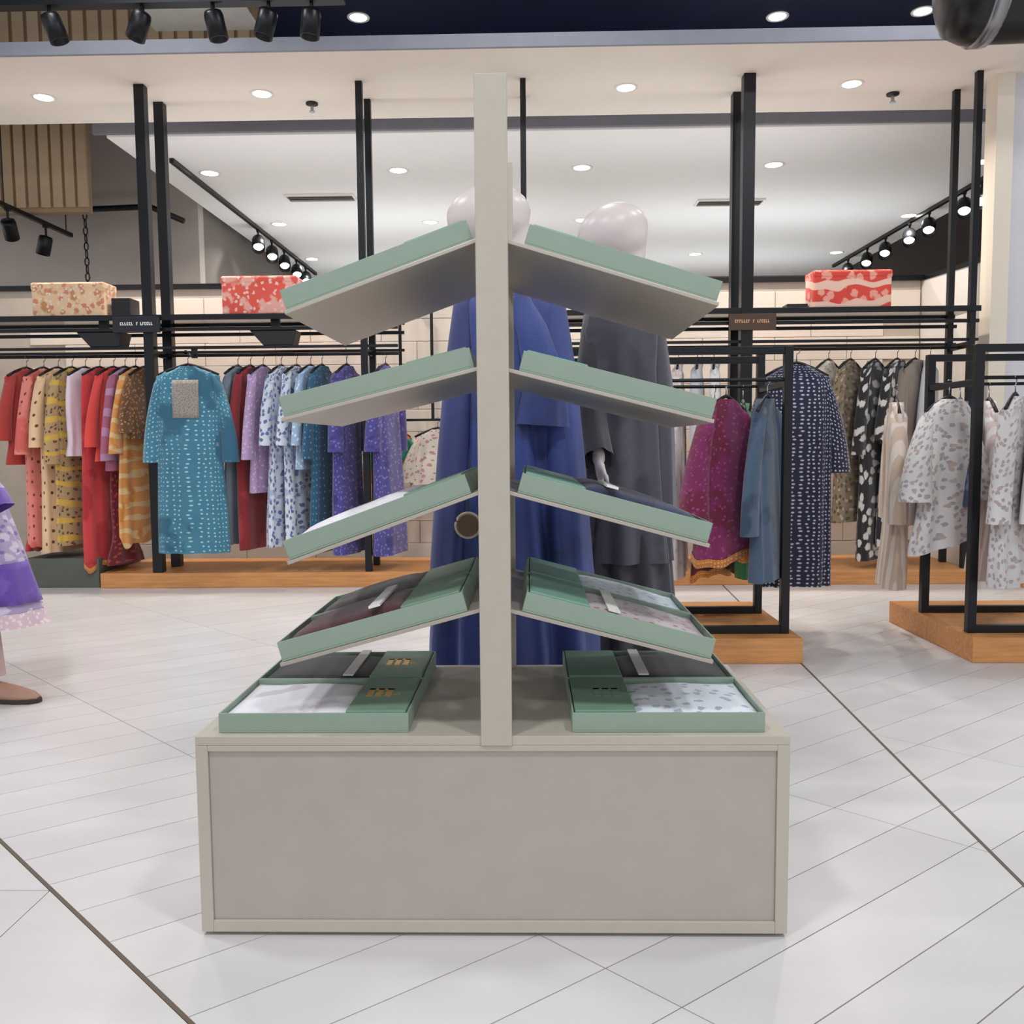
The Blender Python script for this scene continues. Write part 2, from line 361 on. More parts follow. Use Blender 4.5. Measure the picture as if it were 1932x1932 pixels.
# large near spotlight top right
t = thing('hall_spotlight', 'big glossy black cylindrical spotlight hanging in the top right corner', 'spotlight', (1.99, 3.3, 2.675))
GL = mat('gloss_black', '0c0d10', .3, 0, 0, 8)
Mh = RZ(-.06) @ RY(PI/2)
obj('can', MB().lathe([(0,-.50),(.12,-.49),(.175,-.46),(.2,-.40),(.2,.65),(.19,.68),(0,.68)], 40, Mh @ T(0,0,0), False, False), GL, t, True)
obj('ring', MB().lathe([(.201,-.38),(.212,-.375),(.212,-.33),(.201,-.325)], 40, Mh, False, False), CHROME, t, True)  # steel on the black rim stands in for its highlight streak
obj('stem', MB().cyl(.02, .19, 2.225, 12), BLACK, t); obj('yoke', MB().box(-.1, .4, -.03, .03, .19, .22), BLACK, t)

# ------------------------------------------------------------------ central display stand
XL, XR, Y0, PH, DEP, XC = -.711, .537, 1.796, .4375, .59, -.0745
st = thing('display_stand', 'beige tree-shaped display stand with tilted shelves on a wide box plinth', 'display stand', (XC, Y0, 0))
def loc_mb(mb): return mb
def on_stand(name, mb, m, bevel=.0015, parent=None):
    mb.v = [(x-XC, y-Y0, z) for x, y, z in mb.v]; return obj(name, mb, m, parent or st, False, bevel)
on_stand('plinth_box', MB().box(XL, XR, Y0+.012, Y0+DEP, .008, PH-.02), STANDP)
on_stand('plinth_top', MB().box(XL, XR, Y0, Y0+DEP, PH-.02, PH), STAND)
on_stand('shadow_gap', MB().box(XL+.01, XR-.01, Y0+.02, Y0+DEP-.02, 0, .008), BLACKP)  # black recessed strip stands in for the shadow gap below the plinth
fr = .026
for a, b, c, d in ((XL, XL+fr, .008, PH-.02), (XR-fr, XR, .008, PH-.02), (XL+fr, XR-fr, .008, .008+fr), (XL+fr, XR-fr, PH-.02-fr*.5, PH-.02)):
    on_stand('edge_strip', MB().box(a, b, Y0, Y0+.012, c, d), STAND)
on_stand('front_panel', MB().box(XL+fr, XR-fr, Y0+.006, Y0+.012, .008+fr, PH-.02-fr*.5), STANDP)
on_stand('front_post', MB().box(XC-.0325, XC+.0325, Y0-.004, Y0+.04, PH-.02, 1.775), STAND)
on_stand('rear_post', MB().box(XC-.0325, XC+.0325, Y0+DEP-.04, Y0+DEP, PH, 1.775), STAND)
# shelves: side, apex z, tilt, length
SH = [(-1, 1.462, 19.6, .447), (-1, 1.203, 13.8, .447), (-1, .954, 19.8, .457), (-1, .707, 15.2, .468),
      (1, 1.458, 17.0, .475), (1, 1.200, 14.45, .462), (1, .951, 15.3, .457), (1, .705, 14.6, .465)]
PT = .008
def shelf_mat(s, z, tilt):
    """local frame of a shelf: x runs outward down the slope from the post, z up from the panel's underside"""
    a = math.radians(tilt)
    M = T(XC, Y0, z) @ RY(a)
    if s < 0: M = T(XC, Y0, z) @ Matrix.Diagonal((-1, 1, 1, 1)) @ RY(a)
    return M
for s, z, tilt, ln in SH:
    M = shelf_mat(s, z, tilt)
    on_stand('shelf', MB().box(.012, ln, .006, DEP-.005, 0, PT, M), SHELFM, .001)

# garment boxes -----------------------------------------------------
def strokes(mb, x0, x1, y0, y1, z, n, M, h=.0008):
    """a line of small raised strokes, the size of unreadable lettering"""
    rnd = random.Random(int(abs(x0)*1e4)+n); x = x0; st_ = (x1-x0)/n
    for k in range(n):
        if rnd.random() < .16: x += st_; continue
        t = rnd.random()
        mb.box(x+st_*.1, x+st_*.45, y0, y1, z, z+h, M)
        if t > .35: mb.box(x+st_*.45, x+st_*.85, y1-(y1-y0)*.28, y1, z, z+h, M)
        if t < .65: mb.box(x+st_*.45, x+st_*.85, y0, y0+(y1-y0)*.28, z, z+h, M)
        x += st_
def garment_box(label, M, s, cloth, strip_on, emblem, group, flat=False, band=SAGE_D, bulge=.016, tone=SAGE):
    """M: frame with x outward 0..L, y back 0..W, z up"""
    L_, W_, H_ = .405, .272, .042
    org = M.translation.copy()
    t = thing('garment_box', label, 'garment box', tuple(org), 0, group)
    Q = T(*(-org)) @ M
    th = .004
    tray = MB().box(0, L_, 0, W_, 0, th, Q).box(0, L_, 0, th, th, H_, Q).box(0, L_, W_-th, W_, th, H_, Q).box(0, th, th, W_-th, th, H_, Q).box(L_-th, L_, th, W_-th, th, H_, Q)
    obj('tray', tray, tone, t, False, .0008)
    rings = []
    n = 9; xs = [th+.002+(L_-2*th-.004)*i/n for i in range(n+1)]
    # folded cloth: rounded slab, higher in its middle
    nx, ny = 14, 8; vs = []; fs = []
    x0, x1, y0, y1 = .12, L_-th-.002, th+.002, W_-th-.002
    for i in range(nx+1):
        for j in range(ny+1):
            u, v = i/nx, j/ny; e = (1-abs(2*u-1)**6)*(1-abs(2*v-1)**5)
            vs.append((x0+(x1-x0)*u, y0+(y1-y0)*v, H_-.012+bulge*e*(1-.35*u)+.0015*math.sin(9*u+4*v)))
    for i in range(nx):
        for j in range(ny): a = i*(ny+1)+j; fs.append((a, a+ny+1, a+ny+2, a+1))
    k0 = len(vs); vs += [(x0,y0,th+.001),(x1,y0,th+.001),(x1,y1,th+.001),(x0,y1,th+.001)]
    fs += [(k0,k0+1,k0+2,k0+3)]
    fs += [tuple([k0]+[j*1 for j in range(0,1)]+[i*(ny+1) for i in range(1,nx+1)]+[k0+1])]
    fs += [tuple([k0+3]+[i*(ny+1)+ny for i in range(nx+1)]+[k0+2])]
    fs += [tuple([k0]+list(range(ny+1))+[k0+3]), tuple([k0+1]+[nx*(ny+1)+j for j in range(ny+1)]+[k0+2])]
    obj('folded_cloth', MB().add(vs, fs, Q), cloth, t, True)
    bd_ = MB().box(th+.002, .135, th+.002, W_-th-.002, th+.001, H_+.004, Q)
    bo = obj('label_sleeve', bd_, band, t, False, .003)
    if strip_on:
        obj('paper_strip', MB().box(.175, .2, .01, W_-.01, H_-.011+bulge*.9, H_-.009+bulge, Q), PAPER, t)
    if emblem:
        mb = MB(); z = H_+.004; cy = W_*.52
        for k in range(3): mb.box(.055+.021*k, .069+.021*k, cy-.03, cy+.03, z, z+.0008, Q)
        mb.box(.055, .111, cy+.02, cy+.03, z, z+.0008, Q); strokes(mb, .03, .052, cy-.02, cy-.008, z, 4, Q)
        obj('foil_emblem', mb, emblem, t)
    return t
GB = 'sage garment boxes on the display stand'
f_white = fabric('white_cloth', 'eceaf0', [('blobs', 'd5cfd6', 9, .6)]); f_black = fabric('black_cloth', '16171c'); f_maroon = fabric('maroon_cloth', '4a1d26')
f_charc = fabric('charcoal_cloth', '4a4644', [('blobs', '6a645e', 12, .55)]); f_floral = fabric('pinkish_floral_cloth', 'b8aeb0', [('flowers', 'a0585f', 30, .2), ('blobs', '9c9398', 20, .6)])
f_iceb = fabric('icy_blue_cloth', 'cfdbe4', [('flowers', '9fb0bf', 28, .22)]); f_whiteb = fabric('bluish_white_print', 'dfe7ee', [('flowers', 'a9b4c4', 26, .25)])
f_navy = fabric('navy_cloth', '16204a'); f_cream = fabric('cream_cloth', 'e4dccb')
def base_box(s, y, *a, **k):
    x = -.262 if s < 0 else .085
    M = T(x, y, PH+.0006) @ (Matrix.Diagonal((-1,1,1,1)) if s < 0 else Matrix.Identity(4)); return garment_box(a[0], M, s, *a[1:], **k)
D_S = mat('shadow_green_card', '4c6857', .5, 0, .06, 20)
base_box(-1, Y0+.022, 'sage green box of shiny white cloth, front left on the plinth top', f_white, False, GOLD, GB)
base_box(-1, Y0+.30, 'sage green box of black cloth behind the shiny white one on the plinth', f_black, True, GOLD, GB)
base_box(1, Y0+.022, 'sage green box of bluish white printed cloth, front right on the plinth top', f_whiteb, False, SAGE_D, GB)
base_box(1, Y0+.30, 'sage green box of black cloth behind the bluish white one on the plinth', f_black, True, None, GB)
BOXES = {0: [('on the topmost left shelf only its sides showing', f_cream, False)],
 1: [('on the second left shelf from the top only its sides showing', f_cream, False)],
 2: [('of white cloth on the third left shelf from the top, in front', f_white, False), ('behind the white cloth box on the third left shelf', f_white, False)],
 3: [('of dark maroon cloth on the lowest left shelf', f_maroon, True), ('of charcoal cloth behind the maroon one on the lowest left shelf', f_charc, False)],
 4: [('on the topmost right shelf only its sides showing', f_cream, False)],
 5: [('on the second right shelf from the top only its sides showing', f_cream, False)],
 6: [('of navy cloth with a white strip on the third right shelf', f_navy, True), ('behind the navy cloth box on the third right shelf', f_navy, False)],
 7: [('of pinkish floral cloth on the lowest right shelf', f_floral, True), ('of icy blue cloth behind the floral one on the lowest right shelf', f_iceb, False)]}
for i, lst in BOXES.items():
    s, z, tilt, ln = SH[i]
    for k, (lab, cl, stp) in enumerate(lst):
        M = shelf_mat(s, z, tilt) @ T(ln-.41, .012+.282*k, PT+.0006)
        garment_box('sage green box '+lab, M, s, cl, stp, None, GB, band=SAGE_D if s < 0 else mat('teal_card', '7aa392', .5), bulge=.03 if i in (2, 3, 6) else .014)

# ------------------------------------------------------------------ wall racks with shelves
PSZ = .03
def wall_rack(label, posts, x0, x1):
    t = thing('clothes_rack', label, 'clothes rack', (x0, 6.42, 0))
    def p(name, mb, m=BLACK): mb.v = [(x-x0, y-6.42, z) for x, y, z in mb.v]; return obj(name, mb, m, t, False, .002)
    for x, h in posts:
        for y in (6.42, 6.75): p('post', MB().box(x-h, x+h, y-h, y+h, .1115 if x > -4 and x != -.035 else 0, 3.6))
    p('shelf', MB().box(x0, x1, 6.40, 6.77, 1.965, 1.985), mat('dark_green_glass', '20332e', .15, 0, .05, 4))
    p('shelf_frame', MB().box(x0, x1, 6.385, 6.40, 1.95, 1.99).box(x0, x1, 6.77, 6.785, 1.95, 1.99))
    for y in (6.42, 6.75): p('cross_bar', MB().box(x0, x1, y-.012, y+.012, 1.875, 1.90)); p('cross_bar', MB().box(x0, x1, y-.01, y+.01, 1.745, 1.765))
    p('hanging_rail', MB().tube([(x0+.02, 6.585, 1.715), (x1-.02, 6.585, 1.715)], .012, 10))
    xs = [x for x, h in posts]
    for x in xs:
        p('rail_bracket', MB().box(x-.008, x+.008, 6.45, 6.72, 1.70, 1.745))
    return t
wall_rack('tall black rack with a dark shelf along the wall on the left', [(-2.756, .036), (-1.195, .024)], -4.35, -.95)
wall_rack('tall black rack with a dark shelf along the wall on the right', [(-.035, .02), (1.549, .042), (3.148, .022)], -.08, 3.2)
def wood_base(label, x0, x1, y0, y1, h, splits=1):
    t = thing('oak_platform', label, 'wooden base', (x0, y0, 0))
    for k in range(splits):
        a, b = (y1-y0)*k/splits, (y1-y0)*(k+1)/splits
        obj('plank', MB().box(0, x1-x0, a+.002, b-.002, 0, h), WOOD, t, False, .004)
    return t
wood_base('low oak base under the garments on the left wall rack', -3.18, -.45, 6.37, 7.2, .11, 2)
wood_base('low oak base under the garments on the right wall rack', .35, 3.2, 6.37, 7.2, .11, 2)
t = tag(obj('step_block', MB().box(-3.75, -3.2, 6.40, 7.1, 0, .22), mat('grey_green_block', '5f645a', .7), None, False, .004), 'grey green low block beside the left oak base', 'display block')
tag(obj('wood_block', MB().box(3.46, 3.75, 6.2, 6.42, 0, .25), WOOD, None, False, .004), 'orange wooden block at the foot of the right wall', 'wooden block')
# boxes and signs on the shelves
def shelf_box(label, x0, x1, z1, m):
    t = thing('fabric_box', label, 'fabric box', ((x0+x1)/2, 6.56, 1.9915), 0, 'patterned fabric boxes on the rack shelves')
    hw = (x1-x0)/2; h = z1-1.985
    obj('body', MB().box(-hw, hw, -.1, .1, 0, h-.02), m, t, False, .015); obj('lid', MB().box(-hw-.004, hw+.004, -.104, .104, h-.055, h), m, t, False, .014)
shelf_box('peach floral fabric box on the left rack shelf', -3.64, -3.10, 2.235, fabric('peach_floral', 'efc9a0', [('flowers', 'd98a72', 14, .3), ('blobs', 'c98f5a', 9, .62), ('flowers', 'e9dcc8', 20, .2)]))
shelf_box('coral and pink fabric box on the left rack shelf', -2.24, -1.69, 2.265, fabric('coral_pattern', 'f0604f', [('blobs', 'f6b5a6', 8, .52), ('flowers', 'f8cfc4', 18, .22)]))
shelf_box('red fabric box with pale scallops on the right rack shelf', 2.04, 2.60, 2.255, fabric('red_scallop', 'e2483c', [('flowers', 'f3a48f', 11, .34), ('bands', 'f4c9b4', 2.2, .75)]))
tag(obj('black_box', MB().box(-3.07, -2.93, 6.5, 6.66, 1.985, 2.13), BLACKP, None, False, .004), 'small plain black box beside the peach fabric box', 'box')
tag(obj('black_box', MB().box(1.88, 2.03, 6.55, 6.68, 1.985, 2.04), BLACKP, None, False, .004), 'flat black box beside the red fabric box', 'box')
for lab, x0, x1, z0, z1, m, tm in (('black shelf sign with white lettering on the left rack', -3.0, -2.66, 1.86, 1.975, mat('navy_black_sign', '12121f', .4), PAPER), ('brown shelf sign with pale orange lettering on the right rack', 1.42, 1.75, 1.83, 1.945, mat('brown_sign', '4a3526', .4), mat('sign_orange', 'd8a070', .5))):
    t = thing('shelf_sign', lab, 'sign', ((x0+x1)/2, 6.37, (z0+z1)/2)); hw, hh = (x1-x0)/2, (z1-z0)/2
    obj('board', MB().box(-hw, hw, -.012, .012, -hh, hh), m, t, False, .002)
    mb = MB(); M = T(0, -.012, .005) @ RX(PI/2)
    strokes(mb, -hw*.78, -hw*.12, -.011, .011, 0, 7, M, .001); strokes(mb, 0, hw*.72, -.011, .011, 0, 8, M, .001)
    obj('lettering', mb, tm, t)
for x, n in ((-3.13, 'below the left end'), (-1.86, 'below the right end')):
    t = thing('shelf_lamp', 'black wedge-shaped lamp '+n+' of the left rack shelf', 'shelf lamp', (x, 6.5, 1.875))
    obj('housing', MB().prism([(-.17, 0), (.17, 0), (.14, -.11), (-.07, -.11)], -.08, .08, RX(PI/2)), BLACKP, t, False, .006); obj('bracket', MB().box(-.03, .03, -.02, .02, -.02, .09), BLACKP, t)
# frame hanging on the bare stretch of partition
t = thing('wall_hanger', 'thin black hanging frame on the cream tiled partition', 'hanging frame', (-.92, 7.28, 1.25))
for x in (-.14, .12):
    obj('rod', MB().box(x-.012, x+.012, -.01, .01, 0, 1.13), BLACK, t); obj('bracket', MB().box(x-.012, x+.012, -.01, .21, 1.08, 1.13), BLACK, t)
obj('bar', MB().box(-.33, .3, -.01, .01, -.02, 0), BLACK, t)

# ------------------------------------------------------------------ garments on hangers
def prof(pts, z):
    for (a, b), (c, d) in zip(pts, pts[1:]):
        if a >= z >= c: u = (a-z)/(a-c+1e-9); u = u*u*(3-2*u); return b+(d-b)*u
    return pts[-1][1]
hanger_me = None
def hanger(label, loc, rz, group='black clothes hangers', wd=.19):
    global hanger_me
    if not hanger_me:
        hook = [(-.018*math.cos(a)*1, 0, .018*math.sin(a)-.004) for a in [PI*1.35*i/9-.55 for i in range(10)]][::-1]
        hook_mb = MB().tube([(0,0,-.075),(0,0,-.03)]+[(.018*math.sin(a), 0, -.012+.018*(-math.cos(a))+.018-.018) for a in [0+.5*i for i in range(9)]], .003, 6)
        arm = MB().tube([(-.19,0,-.15),(-.12,0,-.115),(-.04,0,-.085),(0,0,-.075),(.04,0,-.085),(.12,0,-.115),(.19,0,-.15)], .009, 8)
        hanger_me = (hook_mb.mesh('hook', CHROME, True), arm.mesh('arm', BLACKP, True))
    t = thing('clothes_hanger', label, 'clothes hanger', loc, rz, group)
    link('hook', hanger_me[0], t); a = link('arm', hanger_me[1], t); a.scale[0] = wd/.19
    return t
def garment(kind, label, loc, rz, m, L=1.2, W=.2, flare=.26, thick=.05, sleeve=.5, group='garments on the racks', folds=7, amp=.012, hemvar=.0, trim=None, yoke=None, seed=0, sm=None, hang=True, hname=None, sflare=.075, hemslant=0, slim=False):
    rnd = random.Random(seed*31+int(abs(loc[0])*1000)); ph = [rnd.random()*6.28 for _ in range(4)]
    t = thing(kind, label, 'garment', loc, rz, group)
    zt = -.09
    wp = [(zt, .055), (-.115, .1), (-.16, W), (-.34, W*1.04), (-.62, W*.98+.01), (-L, flare)]
    dp = [(zt, .035), (-.14, thick*.6), (-.3, thick*.9), (-.7, thick), (-L, thick*1.25)]
    if L < .7: wp = [(zt,.055),(-.115,.1),(-.16,W),(-L,flare)]; dp = [(zt,.035),(-.14,thick*.6),(-L,thick*1.1)]
    n = 40; zs = [zt, -.1, -.115, -.135, -.16, -.2]; k = 12
    zs += [-.2-(L-.2)*i/k for i in range(1, k+1)]
    def ring(z, off=0):
        r = []; w_, d_ = prof(wp, z), prof(dp, z); u = max(0, min(1, (-z-.15)/max(.3, L-.15)))
        for i in range(n):
            a = 2*PI*i/n; c, s = math.cos(a), math.sin(a)
            x = w_*math.copysign(abs(c)**.75, c); y = d_*math.copysign(abs(s)**.8, s)
            g = amp*(.25+u*1.3)*(math.sin(folds*a+ph[0]+u*.8)+.5*math.sin((folds+4)*a+ph[1]-u))
            nx_, ny_ = c*.4, s; x += nx_*g; y += ny_*g + .012*math.sin(3.5*u+ph[2])
            zz = z
            if u > .55: zz += (u-.55)/.45*(hemvar*math.sin(2*a+ph[3])+hemvar*.5*math.sin(5*a+ph[2])+hemslant*c)
            r.append((x+off*c, y+off*s, zz))
        return r
    obj('body', MB().loft([ring(z) for z in zs], False, False), m, t, True)
    if trim: obj('hem_trim', MB().loft([ring(-L+.035, .003), ring(-L-.002, .005), ring(-L-.002, -.004), ring(-L+.035, -.004)], False, False), trim, t, True)
    if yoke:
        w0, w1, z0, z1 = yoke[1]
        vs = []; nx = 8; nz = 8
        for i in range(nx+1):
            for j in range(nz+1):
                x = w0+(w1-w0)*i/nx; z = z0+(z1-z0)*j/nz; d_ = prof(dp, z); w_ = prof(wp, z)
                vs.append((x, -d_*max(0.2, 1-abs(x/w_)**2.2)**.5-.014, z))
        fs = [(i*(nz+1)+j, (i+1)*(nz+1)+j, (i+1)*(nz+1)+j+1, i*(nz+1)+j+1) for i in range(nx) for j in range(nz)]
        o = obj('yoke_panel', MB().add(vs, fs), yoke[0], t, True); so = o.modifiers.new('s', 'SOLIDIFY'); so.thickness = .004; so.offset = 1
    if sleeve:
        for s in (-1, 1):
            rings = []; ns = 16
            for q in range(8):
                u = q/7; cx = s*(W-.025+.075*u+.02*math.sin(u*3)); cz = -.175-sleeve*u; cy = .01*math.sin(2*u+ph[1])
                rx = .045+(sflare-.045)*u*.9; ry = thick*.85*(1+.12*u) if slim else thick*.85+(sflare-.03)*u*.6
                rings.append([(cx+rx*math.cos(a)*(1+.08*math.sin(5*a+ph[2])*u), cy+ry*math.sin(a)*(1+.1*math.sin(4*a+ph[0])*u), cz+(.05*s*-math.cos(a)*(1-u))) for a in [2*PI*i/ns for i in range(ns)]])
            so = obj('sleeve', MB().loft(rings, True, False), sm or m, t, True)
            if trim: obj('cuff_trim', MB().loft([rings[-1], [(x*1.0, y*1.02, z-.018) for x, y, z in rings[-1]]], False, False), trim, t, True)
    if hang: hanger('black hanger inside the '+(hname or label), loc, rz, wd=W-.01)
    return t
RZL, RY_ = 1.715, 6.585
GL_ = 'garments on the left wall rack'
F = fabric
f_red = F('brick_red', 'b23a34'); f_coral = F('coral_dots', 'e88a7c', [('dots', '7a2a2a', 12, .16), ('blobs', 'd9675c', 5, .58)]); f_peach = F('peach_dots', 'ecc79d', [('dots', '6a3a2a', 11, .15)])
f_tan = F('tan_pattern', 'b89a6c', [('flowers', '5e4a34', 22, .25), ('bands', 'd9b24a', 2.5, .8)]); f_pinkw = F('pink_white', 'ead9e4'); f_crim = F('crimson', 'cf3f42', [('blobs', 'b52a33', 6, .55)])
f_scar = F('scarlet', 'e2473f'); f_mag = F('dusty_magenta', 'a8607c', [('bands', 'b98ab0', 2, .7)]); f_oran = F('orange_bands', 'e39a55', [('bands', 'e9c48c', 3, .7), ('blobs', 'd98830', 6, .58)])
f_brn = F('brown_leopard', '6e4a2c', [('flowers', 'c58a4a', 30, .25)]); f_teal = F('teal_sprig', '3f7f98', [('dots', 'a7d0d8', 30, .2), ('blobs', '2c647e', 4, .57)]); f_slate = F('slate_blue', '71808e')
f_ox = F('oxblood', '8c1f26', [('blobs', 'a83038', 5, .58)]); f_lav = F('lavender_print', 'b89ac4', [('flowers', 'd8c6e0', 24, .22)]); f_wbf = F('white_blue_floral', 'd9dee8', [('flowers', '5a76a8', 20, .34), ('blobs', 'aebcd4', 9, .6)])
f_lb = F('light_blue', '9dbcd8', [('flowers', 'e4ecf4', 18, .24)]); f_dteal = F('deep_teal', '1f5878', [('dots', '6aa0b8', 20, .17)]); f_ind = F('indigo_print', '4a4690', [('flowers', '8a7cc0', 26, .22), ('blobs', '3a3478', 8, .56)])
f_multi = F('orange_green', 'd0703a', [('bands', '2f8f7a', .8, .55)]); f_crf = F('cream_floral', 'e0d6ca', [('flowers', 'c9909c', 16, .24), ('dots', '8aa08c', 18, .14)]); f_maroonp = F('maroon_print', '7a2230', [('flowers', 'b0544a', 20, .24)])
f_trim = F('orange_braid', 'd9823a', [('dots', 'f0c070', 60, .3)])
A = 'brown hanger'
LEFT = [ # name, short description, x, L, facing, material, extra
 ('tunic', 'brick red tunic at the far left end of the left rack', -3.770, .80, 1.35, f_red, dict(sleeve=.45)),
 ('kurta', 'coral pink kurta with dark dots on the left rack', -3.640, 1.42, 1.3, f_coral, dict(sleeve=.55, thick=.07, hemvar=.03)),
 ('kurta', 'peach kurta with small dark dots on the left rack', -3.530, 1.45, 1.4, f_peach, dict(sleeve=.5, thick=.065)),
 ('kurta', 'tan patterned kurta behind the pinkish white blouse on the left rack', -3.425, 1.40, 1.45, f_tan, dict(sleeve=.62)),
 ('blouse', 'short pinkish white blouse on the left rack', -3.325, .74, 1.2, f_pinkw, dict(sleeve=.0, thick=.06)),
 ('gown', 'long crimson gown with a pale orange hem on the left rack', -3.215, 1.56, 1.25, f_crim, dict(sleeve=.0, thick=.085, flare=.24, trim=f_trim, hemvar=.03)),
 ('tunic', 'bright scarlet tunic on the left rack', -3.110, .78, 1.3, f_scar, dict(sleeve=.5, thick=.07)),
 ('tunic', 'dusty magenta banded tunic on the left rack', -3.025, .85, 1.4, f_mag, dict(sleeve=.6, thick=.05)),
 ('kurta', 'orange kurta with pale bands on the left rack', -2.945, 1.34, 1.15, f_oran, dict(sleeve=.55, thick=.075, hemvar=.05, hemslant=.07)),
 ('blouse', 'brown leopard blouse beside the thick black post on the left rack', -2.870, .62, 1.45, f_brn, dict(sleeve=.4, thick=.04)),
 ('kurta', 'slate blue plain kurta behind the teal front-facing one', -2.175, 1.40, 1.3, f_slate, dict(sleeve=.5)),
 ('kurta', 'dark oxblood kurta on the left rack', -2.08, 1.44, 1.3, f_ox, dict(sleeve=.6, thick=.06)),
 ('tunic', 'lavender printed tunic on the left rack', -1.985, 1.02, 1.35, f_lav, dict(sleeve=.6, thick=.06)),
 ('kurta', 'white kurta with blue flowers on the left rack', -1.85, 1.42, 1.0, f_wbf, dict(sleeve=.5, thick=.07)),
 ('kurta', 'second white kurta with blue flowers, next to the light blue one', -1.735, 1.40, 1.2, f_wbf, dict(sleeve=.5, thick=.06)),
 ('blouse', 'light blue blouse with white flowers on the left rack', -1.63, .85, 1.25, f_lb, dict(sleeve=.5, thick=.05)),
 ('kurta', 'deep teal kurta with pale dots on the left rack', -1.545, 1.47, 1.2, f_dteal, dict(sleeve=.6, thick=.07)),
 ('kurta', 'indigo printed kurta on the left rack', -1.36, 1.48, .9, f_ind, dict(sleeve=.55, thick=.07)),
 ('kurta', 'second indigo printed kurta, beside the slim black post', -1.070, 1.49, 1.1, f_ind, dict(sleeve=.55, thick=.07)),
]
XS = [q[2] for q in LEFT]
for i, (kd, lab, x, L, rz, m_, ex) in enumerate(LEFT):
    gap = min(abs(x-q) for q in XS if q != x); ex = dict(ex, thick=min(.06, .36*gap), slim=True); rz = 1.35+.02*math.sin(i*2)
    garment(kd, lab, (x, RY_, RZL), rz, m_, L=L, seed=i, group=GL_, hname=lab, **dict(dict(flare=.24, folds=6+i % 3, amp=.007), **ex))
garment('kurta', 'teal sprigged kurta with a grey yoke panel facing out on the left rack', (-2.44, 6.30, 1.70), .05, f_teal, L=1.43, W=.225, flare=.255, thick=.055, sleeve=.60, group=GL_, amp=.010, folds=9,
        yoke=(F('grey_embroidery', '9c948c', [('flowers', '80776f', 60, .3)]), (-.1, .085, -.46, -.19)), sflare=.07, hname='teal sprigged kurta facing out')
t = thing('face_out_arm', 'black face-out arm carrying the teal kurta', 'rack arm', (-2.44, 6.42, 1.7)); obj('arm', MB().box(-.008, .008, -.16, .0, -.006, .006).box(-.008, .008, -.16, -.15, -.006, .02), BLACK, t); obj('clip', MB().box(-.02, .02, -.0, .02, -.02, .06), BLACK, t)
garment('blouse', 'small orange and green blouse on the thin hanging frame', (-1.14, 7.28, 1.25), .5, f_multi, L=.52, W=.17, flare=.19, thick=.05, sleeve=.35, group='garments on the hanging frame')
garment('blouse', 'cream blouse with pink flowers on the thin hanging frame', (-.76, 7.27, 1.25), .2, f_crf, L=.56, W=.2, flare=.24, thick=.05, sleeve=.35, group='garments on the hanging frame')
garment('dupatta', 'maroon printed drape low beside the crimson gown', (-3.10, 6.60, 1.02), 1.35, f_maroonp, L=.86, W=.1, flare=.2, thick=.03, slim=True, amp=.006, sleeve=0, group=GL_, hang=False)
garment('dupatta', 'red drape behind the coral pink kurta', (-3.71, 6.6, 1.12), 1.35, f_crim, L=.85, W=.12, flare=.2, thick=.02, slim=True, amp=.004, sleeve=0, group=GL_, hang=False)

# right wall rack
GR_ = 'garments on the right wall rack'
f_cr2 = F('ivory', 'e5dcc8', [('flowers', 'b9a98a', 18, .2)]); f_wh = F('off_white', 'e9e6e2', [('flowers', 'c8c4cc', 16, .22)]); f_pk = F('pale_pink_stripe', 'ddc8c4', [('stripes', 'f0e8e4', 8, .6)])
f_gry = F('pale_grey', 'c3c6ca'); f_olv = F('olive_floral', '8a765a', [('flowers', '5a4a38', 20, .3), ('flowers', 'b9a88c', 16, .2)]); f_bw = F('black_white_floral', '1d1b1e', [('flowers', 'd8d2ca', 11, .36)])
f_bei = F('beige_stripe', 'c9b3a0', [('stripes', 'ddd0c4', 7, .6)]); f_taupe = F('taupe_cloth', '8d7d72')
for i, (kd, lab, x, L, rz, m_, ex) in enumerate([
 ('kurta', 'ivory floral kurta at the left end of the right wall rack', .80, 1.3, 1.2, f_cr2, {}), ('kurta', 'off-white kurta next to the ivory one on the right wall rack', .95, 1.35, 1.3, f_wh, {}),
 ('kurta', 'pale pink striped kurta on the right wall rack', 1.10, 1.3, 1.2, f_pk, {}), ('kurta', 'pale grey plain kurta on the right wall rack', 1.24, 1.35, 1.3, f_gry, {}), ('kurta', 'second off-white kurta, beside the thick post pair', 1.36, 1.4, 1.3, f_wh, {}),
 ('blouse', 'ivory blouse with beige flowers on the right wall rack', 2.20, .66, .8, f_cr2, dict(sleeve=.35, thick=.07)), ('kurta', 'olive floral kurta on the right wall rack', 2.36, 1.27, 1.1, f_olv, dict(thick=.08)),
 ('gown', 'long black gown with white flowers on the right wall rack', 2.54, 1.55, .9, f_bw, dict(thick=.08, sleeve=.6)), ('kurta', 'second black kurta with white flowers on the right wall rack', 2.70, 1.45, 1.2, f_bw, {}),
 ('kurta', 'taupe plain kurta on the right wall rack', 2.83, 1.3, 1.2, f_taupe, {}), ('kurta', 'second pale grey kurta near the right post', 2.94, 1.4, 1.3, f_gry, dict(W=.16, flare=.17))]):
    garment(kd, lab, (x, RY_, RZL), (.8 if x < 2.9 else 1.0) if x > 2 else 1.35, m_, L=L, seed=40+i, group=GR_, hname=lab, **dict(dict(sleeve=.5, flare=.24, amp=.007), **dict(ex, thick=.042, slim=True)))

